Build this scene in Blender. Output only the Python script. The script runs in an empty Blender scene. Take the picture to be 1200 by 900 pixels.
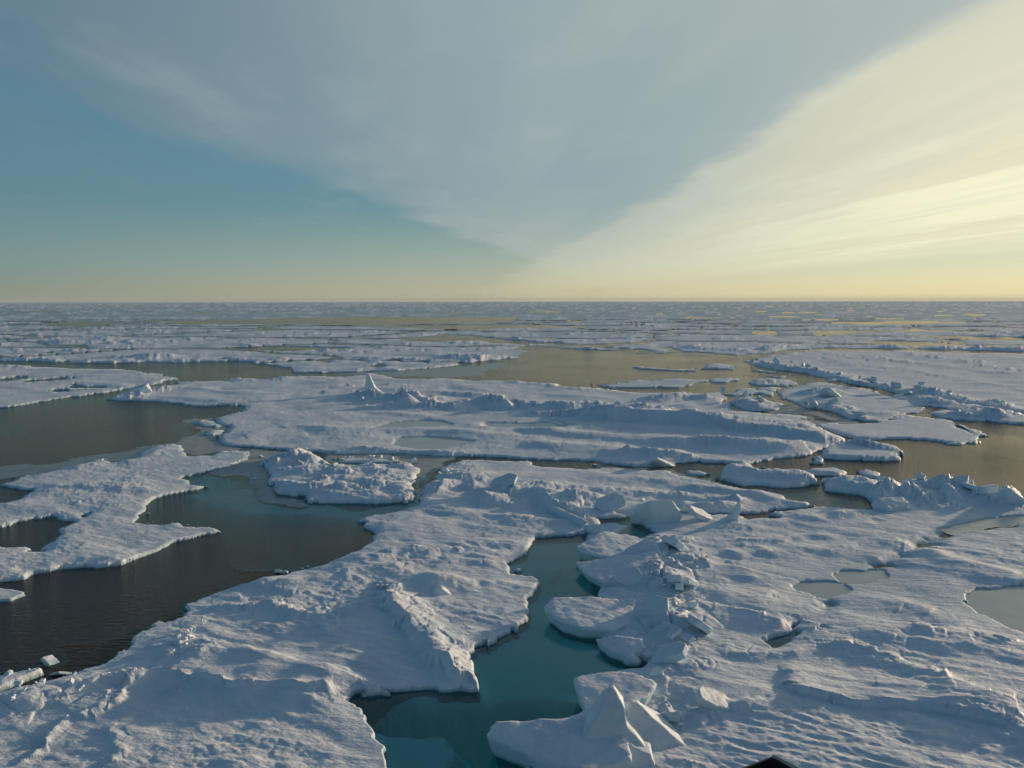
import bpy, math, random
import numpy as np
from mathutils import Vector, Matrix, noise as mnoise
random.seed(7)
R = math.radians
S = bpy.context.scene
COL = S.collection
H = 15.0                     # eye height above the water, m
PITCH = math.atan(97.5/1000)
cp, sp = math.cos(PITCH), math.sin(PITCH)

def pix(x, y, z=0.0):
    """photo pixel (1200x900) -> point on the level plane at height z"""
    V = 450-y
    dx, dy, dz = x-600, 1000*cp+V*sp, -1000*sp+V*cp
    dz = min(dz, -1.2)
    k = (H-z)/(-dz)
    return (dx*k, dy*k)

# ------------------------------------------------------------------ noise
rng = np.random.RandomState(11)
PERM = rng.permutation(512).astype(np.int64); PERM = np.concatenate([PERM, PERM])
GA = rng.rand(512)*2*np.pi; GCX, GCY = np.cos(GA), np.sin(GA)
RND = rng.rand(512, 4)
def perlin(x, y, seed=0):
    x = x+seed*17.31; y = y+seed*9.77
    xi = np.floor(x).astype(np.int64); yi = np.floor(y).astype(np.int64)
    xf = x-xi; yf = y-yi
    u = xf*xf*xf*(xf*(xf*6-15)+10); v = yf*yf*yf*(yf*(yf*6-15)+10)
    def g(ix, iy, fx, fy):
        h = PERM[(PERM[ix & 511]+(iy & 511)) & 511]
        return GCX[h]*fx+GCY[h]*fy
    a = g(xi, yi, xf, yf); b = g(xi+1, yi, xf-1, yf)
    c = g(xi, yi+1, xf, yf-1); d = g(xi+1, yi+1, xf-1, yf-1)
    return (a+u*(b-a))+v*((c+u*(d-c))-(a+u*(b-a)))
def fbm(x, y, octv, seed=0, gain=.5):
    s = 0; a = 1
    for o in range(octv):
        s = s+a*perlin(x*2**o, y*2**o, seed+o*3); a *= gain
    return s
def worley(x, y, seed=0, jit=.9):
    """returns nearest and second distance, offset to the seed, hash of the cell"""
    x = x+seed*5.13; y = y+seed*7.7
    xi = np.floor(x).astype(np.int64); yi = np.floor(y).astype(np.int64)
    f1 = np.full(x.shape, 9.); f2 = f1.copy(); hx = np.zeros(x.shape, np.int64)
    ox = np.zeros(x.shape); oy = np.zeros(x.shape); cx = hx.copy(); cy = hx.copy()
    for i in (-1, 0, 1):
        for j in (-1, 0, 1):
            a = xi+i; b = yi+j
            h = PERM[(PERM[a & 511]+(b & 511)) & 511]
            px = a+.5+jit*(RND[h, 0]-.5); py = b+.5+jit*(RND[h, 1]-.5)
            dx = x-px; dy = y-py; d = np.hypot(dx, dy)
            n = d < f1
            f2 = np.where(n, f1, np.minimum(f2, d))
            f1 = np.where(n, d, f1); hx = np.where(n, h, hx)
            ox = np.where(n, dx, ox); oy = np.where(n, dy, oy); cx = np.where(n, a, cx); cy = np.where(n, b, cy)
    return f1, f2, ox, oy, hx, cx, cy
def sstep(a, b, x):
    t = np.clip((x-a)/(b-a), 0, 1); return t*t*(3-2*t)

# ------------------------------------------------------------------ level-of-detail ice grid
STEP = .00118
tn = list(np.arange(.80, .0026, -STEP)) + list(np.geomspace(.0026, .0011, 9))
T = np.array(tn)
out = list(np.arange(.66, 1.25, .006))
SX = np.array([-v for v in out[::-1]] + list(np.arange(-.655, .656, STEP)) + out)
GY = (H/T)[:, None]*np.ones(len(SX))[None, :]
GX = GY*SX[None, :]
NR, NC = GX.shape
DIST = np.hypot(GX, GY)
CELL = np.maximum(GY*STEP, GY*GY/H*STEP*.7)      # size of a grid cell there

farw = sstep(50, 140, DIST)
WX = GX + .45*perlin(GX/2.7, GY/2.7, 1)+.22*perlin(GX/.9, GY/.9, 2)+farw*2.0*perlin(GX/11, GY/11, 3)+.07*perlin(GX/.35, GY/.35, 33)*(1-farw)
WY = GY + .45*perlin(GX/2.7, GY/2.7, 4)+.22*perlin(GX/.9, GY/.9, 5)+farw*4.0*perlin(GX/13, GY/13, 6)+.07*perlin(GX/.35, GY/.35, 34)*(1-farw)

_a, _b, _, _, _h1, _, _ = worley(GX/1.7, GY/1.7, 14)
_c, _d, _, _, _h2, _, _ = worley(GX/.7, GY/.7, 15)
_k = sstep(-.25, .25, perlin(GX/6, GY/6, 35))
WX += _k*(.55*(RND[_h1, 0]-.5)+.28*(RND[_h2, 0]-.5)); WY += _k*(.55*(RND[_h1, 1]-.5)+.28*(RND[_h2, 1]-.5))
_a, _b, _, _, _h1, _, _ = worley(GX/6, GY/8, 16)
WX += farw*2.2*(RND[_h1, 0]-.5); WY += farw*3.4*(RND[_h1, 1]-.5)

def rows_cols(pts, m=0.):
    ys = [p[1] for p in pts]; ss = []
    y0, y1 = max(min(ys)-m, 5), max(ys)+m
    for p in pts:
        for q in (-m, m):
            ss.append((p[0]+q)/max(p[1]-m, 12)); ss.append((p[0]+q)/(p[1]+m))
    r = np.where((GY[:, 0] >= y0) & (GY[:, 0] <= y1))[0]
    c = np.where((SX >= min(ss)) & (SX <= max(ss)))[0]
    if len(r) < 2 or len(c) < 2: return None
    return slice(max(r[0]-1, 0), r[-1]+2), slice(max(c[0]-1, 0), c[-1]+2)
def sdf(pts, X, Y):
    """signed distance, positive inside"""
    d2 = np.full(X.shape, 1e12); ins = np.zeros(X.shape, bool)
    n = len(pts)
    for i in range(n):
        ax, ay = pts[i]; bx, by = pts[(i+1) % n]
        ex, ey = bx-ax, by-ay
        wx = X-ax; wy = Y-ay
        t = np.clip((wx*ex+wy*ey)/(ex*ex+ey*ey+1e-9), 0, 1)
        d2 = np.minimum(d2, (wx-ex*t)**2+(wy-ey*t)**2)
        cnd = (ay > Y) != (by > Y)
        if abs(ey) > 1e-9:
            ins ^= cnd & (X < ex*(Y-ay)/ey+ax)
    d = np.sqrt(d2)
    return np.where(ins, d, -d)
def linedist(pts, X, Y):
    best = np.full(X.shape, 1e9); sgn = np.zeros(X.shape); tt = np.zeros(X.shape); n = len(pts)-1
    for i in range(n):
        ax, ay = pts[i]; bx, by = pts[i+1]
        ex, ey = bx-ax, by-ay; L = math.hypot(ex, ey)+1e-9
        wx = X-ax; wy = Y-ay
        t = np.clip((wx*ex+wy*ey)/(L*L), 0, 1)
        d = np.hypot(wx-ex*t, wy-ey*t)
        m = d < best
        best = np.where(m, d, best); sgn = np.where(m, (wx*ey-wy*ex)/L, sgn); tt = np.where(m, (i+t)/n, tt)
    return best, sgn, tt

# ------------------------------------------------------------------ snow relief
def rot(x, y, a): c, s = math.cos(a), math.sin(a); return x*c-y*s, x*s+y*c
REL = .16*fbm(GX/9, GY/9, 3, 20) + .05*fbm(GX/2.2, GY/2.2, 3, 21)
a1, b1 = rot(GX, GY, R(28))
near = 1-sstep(60, 160, DIST)
REL += .055*(1-np.abs(fbm(a1/3.5, b1/.85, 3, 22)))*near*(.2+sstep(0, .4, perlin(GX/8, GY/8, 23)))
REL += .03*fbm(a1/.9, b1/.4, 3, 24)*near*sstep(-.35, .35, perlin(GX/5, GY/7, 65))
# soft broad drifts
REL += .22*sstep(.05, .5, perlin(a1/14, b1/5, 25))
crust = (1-.7*sstep(-3, 3, sdf([pix(*q) for q in ((120,850),(190,812),(290,820),(430,825),(470,900),(480,1000),(0,1000),(60,900))], GX, GY)))*sstep(-.05, .35, perlin(GX/7, GY/6, 66)+.35*perlin(GX/2, GY/2, 67))
REL += near*.040*crust*(1-2*np.abs(perlin(a1/1.1, b1/.55, 68)))
REL += near*.028*crust*(1-2*np.abs(perlin(a1/.5+3, b1/.3, 69)))
REL += near*.065*(1-2*np.abs(fbm(a1/6, b1/2.2, 3, 71)))
# patches of hummocks everywhere
hum = sstep(.12, .45, perlin(GX/13, GY/10, 26)+.4*perlin(GX/4, GY/4, 27))
REL += near*hum*.09*np.abs(fbm(GX/1.1, GY/.9, 3, 28))
# ridged hummock lines of the mid distance and beyond
rd = 1-np.abs(fbm(GX/42, GY/60, 3, 29))*2.4
mid = sstep(110, 260, DIST)
f1, f2, ox, oy, hh, _, _ = worley(GX/4.2, GY/9.0, 3)
blk = sstep(0, .35, f2-f1)*(RND[hh, 2]*.9+.1)+.6*(ox*(RND[hh, 3]-.5)+oy*(RND[hh, 1]-.5))
REL += mid*sstep(.55, .95, rd)*(.2+.55*blk*blk)*(1+1.2*sstep(600, 3000, DIST))
REL += mid*.05*blk*sstep(0, .5, perlin(GX/30, GY/60, 61))
fw1, fw2, fox, foy, fhh, _, _ = worley(GX/1.0, GY/1.0, 8)
seam_s = sstep(-.05, .16, fw2-fw1)
facet_s = seam_s*(RND[fhh, 2]+1.3*(fox*(RND[fhh, 3]-.5)+foy*(RND[fhh, 1]-.5)))
gw1, gw2, gox, goy, ghh, _, _ = worley(GX/1.9, GY/1.9, 9)
seam_l = sstep(-.05, .12, gw2-gw1)
facet_l = seam_l*(RND[ghh, 2]+1.3*(gox*(RND[ghh, 3]-.5)+goy*(RND[ghh, 1]-.5)))

def P(*a): return [pix(x, y) for x, y in a]
def add_ridge(pl, w, h, rub=0., asym=0., soft=1.):
    """snow ridge along a line: w half width m, h height m, rub = share of tilted blocks"""
    pts = P(*pl); rc = rows_cols(pts, w*3+2)
    if rc is None: return
    X, Y = WX[rc], WY[rc]
    d, s, t = linedist(pts, X, Y)
    if asym: ww = np.where(s*asym > 0, w*.35, w*1.5)
    else: ww = w
    k = np.exp(-(d/ww)**2)*(.75+.5*perlin(GX[rc]/(w*1.6), GY[rc]/(w*1.6), 40))
    f = .55*facet_s[rc]+.75*facet_l[rc]-.25
    REL[rc] += h*k*((1-rub)+rub*(.35+f*.75))
def add_zone(pl, h, small=.6, feather=1.2):
    """area of broken rubble"""
    pts = P(*pl); rc = rows_cols(pts, feather+2)
    if rc is None: return
    d = sdf(pts, WX[rc], WY[rc])
    k = sstep(-feather, feather, d)*sstep(-.25, .3, perlin(GX[rc]/3.2, GY[rc]/3.2, 41)+.12)
    REL[rc] += .62*h*k*(small*.8*facet_s[rc]+(1-small)*facet_l[rc]+.25*np.abs(fbm(GX[rc]/.5, GY[rc]/.5, 2, 42)))
def add_bump(x, y, rx, ry, h, sharp=1.):
    c = pix(x, y); rc = rows_cols([c], max(rx, ry)*2.2)
    if rc is None: return
    q = ((WX[rc]-c[0])/rx)**2+((WY[rc]-c[1])/ry)**2
    REL[rc] += h*np.exp(-q**sharp)
def add_step(pl, w, h, side=1):
    """a drift scarp: ground raised on one side, fading away over w"""
    pts = P(*pl); rc = rows_cols(pts, w*2+1)
    if rc is None: return
    d, s, t = linedist(pts, WX[rc], WY[rc])
    e = sstep(0, .12, t)*sstep(0, .12, 1-t)
    s = s*side
    REL[rc] += h*e*sstep(-.18, .10, s)*np.exp(-(np.maximum(d, 0)/w)**2)*(.8+.4*perlin(GX[rc]/2, GY[rc]/2, 43))
def add_groove(pl, w, dep):
    pts = P(*pl); rc = rows_cols(pts, w*3+1)
    if rc is None: return
    d, s, t = linedist(pts, WX[rc], WY[rc])
    REL[rc] -= dep*np.exp(-(d/w)**2)

# --- near left floe
add_ridge([(450,706),(468,730),(486,755),(505,778),(545,800)], .9, .75, .35, asym=1)
add_ridge([(535,797),(560,806)], .5, .25)
add_bump(512,692, 1.3,1.1,.55); add_bump(430,722,1.6,1.3,.25)
add_ridge([(0,836),(60,820),(110,811),(165,800)], .75, .38, .85)
add_zone([(0,825),(60,808),(150,796),(170,803),(120,818),(20,850),(0,850)], .35)
add_zone([(185,762),(240,750),(252,775),(215,790),(190,785)], .55, .7, .5)
add_zone([(222,742),(250,732),(260,745),(232,758)], .45, .7, .5)
add_ridge([(177,800),(220,806),(267,812),(320,817),(370,823)], .8, .38, 0, asym=-1)
add_step([(177,800),(267,813),(380,826)], 2.5, .22, -1)
add_ridge([(280,768),(330,790),(395,803)], 1.2, .35, 0, asym=-1)
add_zone([(235,705),(330,690),(400,700),(390,735),(270,740)], .22, .5)
add_ridge([(262,718),(310,712),(350,728),(372,722)], .5, .28, .3)
add_ridge([(300,690),(355,688),(420,676),(490,665)], .7, .25, .5)
add_zone([(420,655),(560,640),(600,650),(560,665),(440,672)], .28, .5)
add_ridge([(400,668),(480,650),(560,642),(610,640)], .9, .30, .5)
add_ridge([(500,700),(560,690),(620,690)], .5, .22, .2)
add_ridge([(380,745),(440,735),(470,742)], .6, .2, .5)
add_ridge([(30,893),(90,852),(160,808)], .22, .16, .1)
add_ridge([(132,900),(135,860)], .25, .10, .1)
# --- centre of the near floe
add_ridge([(505,580),(540,565),(560,572)], 1.1, .6, .5)
add_zone([(500,552),(545,543),(560,560),(520,580),(495,580)], .9, .4)
add_ridge([(575,588),(610,578),(650,585),(680,592)], 1.6, .9, .3)
add_ridge([(636,592),(660,602),(688,614),(730,618)], .7, .75, .2, asym=1)
add_zone([(560,580),(640,575),(720,592),(700,606),(600,600)], .45, .4)
add_ridge([(640,575),(760,582),(860,590)], 1.0, .4, .6)
add_ridge([(730,600),(790,597),(850,600)], 1.1, .5, .3)
add_ridge([(840,600),(866,592)], .8, .5, .5)
add_ridge([(600,610),(680,618)], 1., .3, .2)
add_ridge([(820,577),(900,585),(960,592)], 1.4, .5, .1)
# --- near right floe
add_ridge([(772,640),(785,665),(770,700),(765,735),(790,760)], 1.3, .65, .8)
add_zone([(735,655),(800,640),(850,665),(840,700),(830,770),(770,800),(745,790),(740,735),(720,700)], .65, .45)
add_zone([(800,745),(850,735),(870,760),(840,790),(800,785)], .55, .5)
add_zone([(740,800),(800,790),(830,850),(800,895),(740,860)], .6, .4)
add_step([(790,660),(850,670),(917,680),(950,690)], 2.2, .28, 1)
add_step([(790,694),(850,695),(905,697)], 1.8, .22, 1)
add_step([(800,712),(860,724),(927,733)], 2.0, .32, 1)
add_ridge([(1073,737),(1120,745),(1160,755),(1215,766)], .9, .45, .6, asym=-1)
add_zone([(1080,730),(1150,742),(1215,752),(1215,775),(1120,765)], .3, .6)
add_ridge([(983,763),(1040,775),(1100,800),(1150,830),(1215,860)], .9, .38, .35, asym=-1)
add_ridge([(880,770),(930,770),(985,763)], .6, .35, .6)
add_zone([(885,730),(990,735),(1080,745),(1060,790),(960,780),(880,775)], .25, .5)
add_step([(900,815),(960,826),(1017,833),(1100,842),(1215,868)], 2.6, .35, -1)
add_ridge([(820,845),(850,838),(885,838)], .4, .3, .3)
add_ridge([(860,655),(950,650),(1040,640)], 1.0, .25, .3)
add_ridge([(1000,700),(1080,720),(1130,738)], .8, .22, .2)
add_ridge([(1080,650),(1150,672),(1210,690)], 1.1, .35, .1)
add_ridge([(860,622),(930,610),(1000,608)], 1.2, .45, .2)
add_ridge([(880,640),(960,632)], .8, .3, .2)
add_ridge([(1030,590),(1080,578),(1130,582),(1185,578),(1215,588)], 1.6, 1.15, .6)
add_zone([(1035,572),(1100,565),(1210,580),(1210,600),(1100,598),(1040,592)], .9, .4)
add_ridge([(700,612),(760,630),(800,640)], 1.0, .35, .5)
add_groove([(877,767),(905,757),(933,743),(955,728),(973,710)], .5, .22)
add_groove([(1040,665),(1070,648),(1100,632),(1140,620),(1215,612)], .6, .28)
# --- big middle floe
add_ridge([(425,468),(455,470),(490,472),(520,478)], 2.2, 1.3, .7)
add_ridge([(560,474),(590,479),(640,484),(700,482),(760,480)], 2.2, 1.4, .6)
add_ridge([(520,462),(560,470),(590,478)], 1.8, .5, .3)
add_ridge([(690,492),(760,495),(850,503),(930,515),(975,522)], 4.5, 1.9, .2, asym=1)
add_ridge([(800,520),(870,525),(950,528)], 2.6, .8, .3)
add_ridge([(640,525),(700,530),(780,535)], 2.2, .5, .1)
add_ridge([(740,535),(770,538),(800,540)], 1.2, .7, .6)
add_ridge([(560,500),(640,506),(700,500)], 2.5, .5, .1)
add_ridge([(430,527),(500,533),(540,535)], .9, .6, .7)
add_ridge([(280,447),(310,446),(345,443)], 2., .8, .8)
add_ridge([(150,466),(170,460),(185,455)], 2., 1.0, .8)
add_ridge([(610,448),(655,453),(700,458)], 2.2, .8, .6)
add_ridge([(770,470),(800,468),(850,470),(880,478)], 2.5, 1.2, .6)
add_ridge([(290,470),(400,455),(520,455)], 3., .35, .1)
add_ridge([(300,510),(420,500),(600,515)], 3., .25, .1)
add_zone([(430,462),(520,468),(510,484),(425,480)], .6, .4, 2)
# --- small floes
add_zone([(315,535),(390,540),(480,548),(485,585),(400,585),(320,570)], .7, .4, 1)
add_ridge([(325,545),(350,537),(375,540)], 1.6, .9, .6)
add_ridge([(340,575),(390,578),(440,572),(475,575)], 1.2, .5, .5)
add_ridge([(100,546),(130,541),(160,540),(190,528),(220,527)], 1.1, .45, .6)
add_zone([(60,570),(160,560),(200,575),(120,600),(60,600)], .28, .5)
add_ridge([(20,580),(90,575),(160,568)], 1.5, .25, .2)
add_ridge([(845,556),(865,551),(890,560),(950,565)], 1.5, 1.0, .4)
add_ridge([(975,572),(1010,572),(1050,588)], 1.4, .9, .5)
# --- pressure ridges on the right
for pl, w, h in (([(880,427),(905,430),(950,438),(1000,450),(1020,455)], 3.2, 1.9), ([(1048,460),(1080,462),(1115,472),(1150,476),(1200,488)], 3., 1.9),
                 ([(850,470),(870,468),(895,474)], 2.2, 1.5), ([(938,480),(960,475),(1000,490)], 1.8, 1.0), ([(960,465),(975,460),(985,466)], 2., 1.4),
                 ([(1095,488),(1130,486),(1155,488)], 2., 1.3), ([(880,449),(925,448)], 1.8, 1.2), ([(1140,388),(1200,393),(1260,398)], 6, 2.2),
                 ([(930,381),(985,383)], 6, 2.2), ([(1000,386),(1100,390),(1190,396)], 6, 2.2), ([(740,380),(765,383)], 8, 4.), ([(520,418),(560,421),(565,425)], 3, 1.6),
                 ([(560,395),(640,402),(700,408)], 4, 1.6), ([(100,378),(180,384)], 6, 1.8), ([(150,418),(190,418)], 4, 1.5), ([(1040,408),(1200,412)], 4, 1.6),
                 ([(800,408),(870,412),(920,408)], 4, 1.6), ([(500,385),(620,386)], 5, 1.6), ([(0,398),(120,402)], 4, 1.2), ([(440,421),(520,424)], 3, 1.0)):
    add_ridge(pl, w, h, .65)

# ------------------------------------------------------------------ materials
def nodes(name):
    m = bpy.data.materials.new(name); m.use_nodes = True; nt = m.node_tree; nt.nodes.clear()
    return m, nt, nt.nodes.new, nt.links.new
def snow_material(name, snow=(.81,.82,.82), ice=(.42,.62,.70), bumpk=1., bare=.0):
    m, nt, N, L = nodes(name)
    o = N('ShaderNodeOutputMaterial'); p = N('ShaderNodeBsdfPrincipled'); L(p.outputs[0], o.inputs[0])
    tc = N('ShaderNodeNewGeometry'); sep = N('ShaderNodeSeparateXYZ'); L(tc.outputs['Normal'], sep.inputs[0])
    n0 = N('ShaderNodeTexNoise'); n0.inputs['Scale'].default_value = 1.3; n0.inputs['Detail'].default_value = 5; L(tc.outputs['Position'], n0.inputs['Vector'])
    # steep faces hold no snow: bare blue ice
    ad = N('ShaderNodeMath'); ad.operation = 'MULTIPLY_ADD'; ad.inputs[1].default_value = .5; L(n0.outputs[0], ad.inputs[0]); L(sep.outputs['Z'], ad.inputs[2])
    mr = N('ShaderNodeMapRange'); mr.inputs['From Min'].default_value = .42+bare; mr.inputs['From Max'].default_value = .78+bare; L(ad.outputs[0], mr.inputs['Value'])
    n1 = N('ShaderNodeTexNoise'); n1.inputs['Scale'].default_value = .22; n1.inputs['Detail'].default_value = 6; n1.inputs['Roughness'].default_value = .62; L(tc.outputs['Position'], n1.inputs['Vector'])
    cr = N('ShaderNodeValToRGB'); L(n1.outputs[0], cr.inputs[0])
    cr.color_ramp.elements[0].position = .34; cr.color_ramp.elements[0].color = (snow[0]*.80, snow[1]*.86, snow[2]*.92, 1)
    cr.color_ramp.elements[1].position = .62; cr.color_ramp.elements[1].color = (*snow, 1)
    mx = N('ShaderNodeMix'); mx.data_type = 'RGBA'; L(mr.outputs[0], mx.inputs[0]); mx.inputs[6].default_value = (*ice, 1); L(cr.outputs[0], mx.inputs[7])
    # wet, saturated ice close to and under the water line
    sp_ = N('ShaderNodeSeparateXYZ'); L(tc.outputs['Position'], sp_.inputs[0])
    wz = N('ShaderNodeMapRange'); wz.inputs['From Min'].default_value = .02; wz.inputs['From Max'].default_value = .16; L(sp_.outputs['Z'], wz.inputs['Value'])
    m2 = N('ShaderNodeMix'); m2.data_type = 'RGBA'; L(wz.outputs[0], m2.inputs[0]); m2.inputs[6].default_value = (.30,.46,.50,1); L(mx.outputs[2], m2.inputs[7])
    L(m2.outputs[2], p.inputs['Base Color'])
    p.inputs['Roughness'].default_value = .62; p.inputs['Specular IOR Level'].default_value = .3
    # grain and wind crust
    mp = N('ShaderNodeMapping'); mp.inputs['Rotation'].default_value = (0, 0, R(28)); mp.inputs['Scale'].default_value = (1, 1.9, 1); L(tc.outputs['Position'], mp.inputs[0])
    n2 = N('ShaderNodeTexNoise'); n2.inputs['Scale'].default_value = 1.6; n2.inputs['Detail'].default_value = 7; n2.inputs['Roughness'].default_value = .6; L(mp.outputs[0], n2.inputs['Vector'])
    b1_ = N('ShaderNodeBump'); b1_.inputs['Strength'].default_value = .8*bumpk; b1_.inputs['Distance'].default_value = .13; L(n2.outputs[0], b1_.inputs['Height'])
    n3 = N('ShaderNodeTexNoise'); n3.inputs['Scale'].default_value = 9; n3.inputs['Detail'].default_value = 4; L(tc.outputs['Position'], n3.inputs['Vector'])
    b2_ = N('ShaderNodeBump'); b2_.inputs['Strength'].default_value = .5*bumpk; b2_.inputs['Distance'].default_value = .035; L(n3.outputs[0], b2_.inputs['Height']); L(b1_.outputs[0], b2_.inputs['Normal'])
    L(b2_.outputs[0], p.inputs['Normal'])
    return m
M_SNOW = snow_material('snow_on_sea_ice')
M_FAR = snow_material('far_snow', bumpk=.8)
M_BLOCK = snow_material('snowy_ice_block', ice=(.60,.74,.80), bumpk=.8, bare=.0)
def ledge_material():
    m, nt, N, L = nodes('submerged_ice')
    o = N('ShaderNodeOutputMaterial'); p = N('ShaderNodeBsdfPrincipled'); L(p.outputs[0], o.inputs[0])
    g = N('ShaderNodeNewGeometry'); n = N('ShaderNodeTexNoise'); n.inputs['Scale'].default_value = .5; n.inputs['Detail'].default_value = 6; L(g.outputs['Position'], n.inputs['Vector'])
    cr = N('ShaderNodeValToRGB'); L(n.outputs[0], cr.inputs[0])
    cr.color_ramp.elements[0].position = .3; cr.color_ramp.elements[0].color = (.52,.92,.84,1)
    cr.color_ramp.elements[1].position = .7; cr.color_ramp.elements[1].color = (.74,.97,.92,1)
    L(cr.outputs[0], p.inputs['Base Color']); p.inputs['Roughness'].default_value = .8
    return m
M_LEDGE = ledge_material()
def water_material():
    m, nt, N, L = nodes('sea_water')
    o = N('ShaderNodeOutputMaterial'); g = N('ShaderNodeNewGeometry')
    tr = N('ShaderNodeBsdfTransparent'); tr.inputs[0].default_value = (.98,.985,.98,1)
    gl = N('ShaderNodeBsdfGlossy'); gl.inputs['Roughness'].default_value = .10; gl.inputs['Color'].default_value = (.68,.63,.57,1)
    mp = N('ShaderNodeMapping'); mp.inputs['Rotation'].default_value = (0, 0, R(-12)); mp.inputs['Scale'].default_value = (1, 1.9, 1); L(g.outputs['Position'], mp.inputs[0])
    n1 = N('ShaderNodeTexNoise'); n1.inputs['Scale'].default_value = 2.3; n1.inputs['Detail'].default_value = 3; n1.inputs['Roughness'].default_value = .55; L(mp.outputs[0], n1.inputs['Vector'])
    b = N('ShaderNodeBump'); b.inputs['Strength'].default_value = .65; b.inputs['Distance'].default_value = .11; L(n1.outputs[0], b.inputs['Height'])
    # calm lee water and wind-rippled patches
    n2 = N('ShaderNodeTexNoise'); n2.inputs['Scale'].default_value = .06; n2.inputs['Detail'].default_value = 2; L(g.outputs['Position'], n2.inputs['Vector'])
    mr = N('ShaderNodeMapRange'); mr.inputs['From Min'].default_value = .35; mr.inputs['From Max'].default_value = .6; mr.inputs['To Min'].default_value = .22; mr.inputs['To Max'].default_value = .6
    L(n2.outputs[0], mr.inputs['Value'])
    # the pool between the two near floes is sheltered and calm
    vd = N('ShaderNodeVectorMath'); vd.operation = 'DISTANCE'; L(g.outputs['Position'], vd.inputs[0]); vd.inputs[1].default_value = (2., 38., 0)
    sh = N('ShaderNodeMapRange'); sh.inputs['From Min'].default_value = 11; sh.inputs['From Max'].default_value = 20; sh.inputs['To Min'].default_value = .12; sh.inputs['To Max'].default_value = 1; L(vd.outputs['Value'], sh.inputs['Value'])
    ml = N('ShaderNodeMath'); ml.operation = 'MULTIPLY'; L(mr.outputs[0], ml.inputs[0]); L(sh.outputs[0], ml.inputs[1]); L(ml.outputs[0], b.inputs['Strength'])
    L(b.outputs[0], gl.inputs['Normal'])
    fr = N('ShaderNodeFresnel'); fr.inputs[0].default_value = 1.333; L(b.outputs[0], fr.inputs['Normal'])
    mx = N('ShaderNodeMixShader'); L(fr.outputs[0], mx.inputs[0])
    df = N('ShaderNodeBsdfDiffuse'); df.inputs[0].default_value = (.24,.085,.04,1); md = N('ShaderNodeMixShader')
    silt = N('ShaderNodeMapRange'); silt.inputs['From Min'].default_value = 11; silt.inputs['From Max'].default_value = 20; silt.inputs['To Min'].default_value = .02; silt.inputs['To Max'].default_value = .18   # brown algae-rich sea, clear meltwater
    v2 = N('ShaderNodeVectorMath'); v2.operation = 'DISTANCE'; L(g.outputs['Position'], v2.inputs[0]); v2.inputs[1].default_value = (*pix(345, 565), 0)
    mm = N('ShaderNodeMath'); mm.operation = 'MINIMUM'; L(vd.outputs['Value'], mm.inputs[0]); L(v2.outputs['Value'], mm.inputs[1])
    L(mm.outputs[0], silt.inputs['Value']); L(silt.outputs[0], md.inputs[0])
    L(tr.outputs[0], md.inputs[1]); L(df.outputs[0], md.inputs[2]); L(md.outputs[0], mx.inputs[1]); L(gl.outputs[0], mx.inputs[2])
    L(mx.outputs[0], o.inputs['Surface'])
    ab = N('ShaderNodeVolumeAbsorption'); ab.inputs['Color'].default_value = (.0,.955,.94,1); ab.inputs['Density'].default_value = 1.0
    L(ab.outputs[0], o.inputs['Volume'])
    return m
M_WATER = water_material()
def plain(name, col, rough=.5, metal=0., scale=20, var=.25, bump=.1):
    m, nt, N, L = nodes(name)
    o = N('ShaderNodeOutputMaterial'); p = N('ShaderNodeBsdfPrincipled'); L(p.outputs[0], o.inputs[0])
    g = N('ShaderNodeNewGeometry'); n = N('ShaderNodeTexNoise'); n.inputs['Scale'].default_value = scale; n.inputs['Detail'].default_value = 5; L(g.outputs['Position'], n.inputs['Vector'])
    cr = N('ShaderNodeValToRGB'); L(n.outputs[0], cr.inputs[0])
    cr.color_ramp.elements[0].color = (*[c*(1-var) for c in col], 1); cr.color_ramp.elements[1].color = (*[c*(1+var) for c in col], 1)
    L(cr.outputs[0], p.inputs['Base Color']); p.inputs['Roughness'].default_value = rough; p.inputs['Metallic'].default_value = metal
    b = N('ShaderNodeBump'); b.inputs['Strength'].default_value = bump; b.inputs['Distance'].default_value = .02; L(n.outputs[0], b.inputs['Height']); L(b.outputs[0], p.inputs['Normal'])
    return m
M_DEEP = plain('deep_water_floor', (.012,.011,.009), .9, scale=.05)
M_HULL = plain('dark_hull_paint', (.022,.018,.022), .45, scale=6)
M_ROPE = plain('worn_yellow_rope', (.42,.38,.2), .8, scale=30)
M_DECK = plain('deck_paint', (.06,.09,.07), .6, scale=4)
M_FROZEN = plain('grey_pond_ice', (.36,.415,.405), .28, scale=.45, var=.3, bump=.15)
M_SLUSH = plain('pale_slush', (.36,.38,.36), .55, scale=1.1, var=.45, bump=.5)
M_GREY = plain('thin_grey_ice', (.19,.205,.185), .32, scale=.5, var=.45, bump=.2)

# ------------------------------------------------------------------ object helpers
def tag(o, label=None, cat=None, group=None, kind=None):
    if label: o['label'] = label
    if cat: o['category'] = cat
    if group: o['group'] = group
    if kind: o['kind'] = kind
    return o
def mesh_np(name, verts, quads, mat, parent=None, smooth=True):
    me = bpy.data.meshes.new(name)
    nv, nf = len(verts), len(quads); k = quads.shape[1]
    me.vertices.add(nv); me.vertices.foreach_set('co', np.asarray(verts, np.float32).ravel())
    me.loops.add(nf*k); me.loops.foreach_set('vertex_index', quads.astype(np.int32).ravel())
    me.polygons.add(nf); me.polygons.foreach_set('loop_start', np.arange(0, nf*k, k, dtype=np.int32))
    me.polygons.foreach_set('use_smooth', np.full(nf, smooth, dtype=bool))
    me.update(calc_edges=True); me.validate()
    me.materials.append(mat)
    o = bpy.data.objects.new(name, me); COL.objects.link(o)
    if parent: o.parent = parent
    return o
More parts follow.
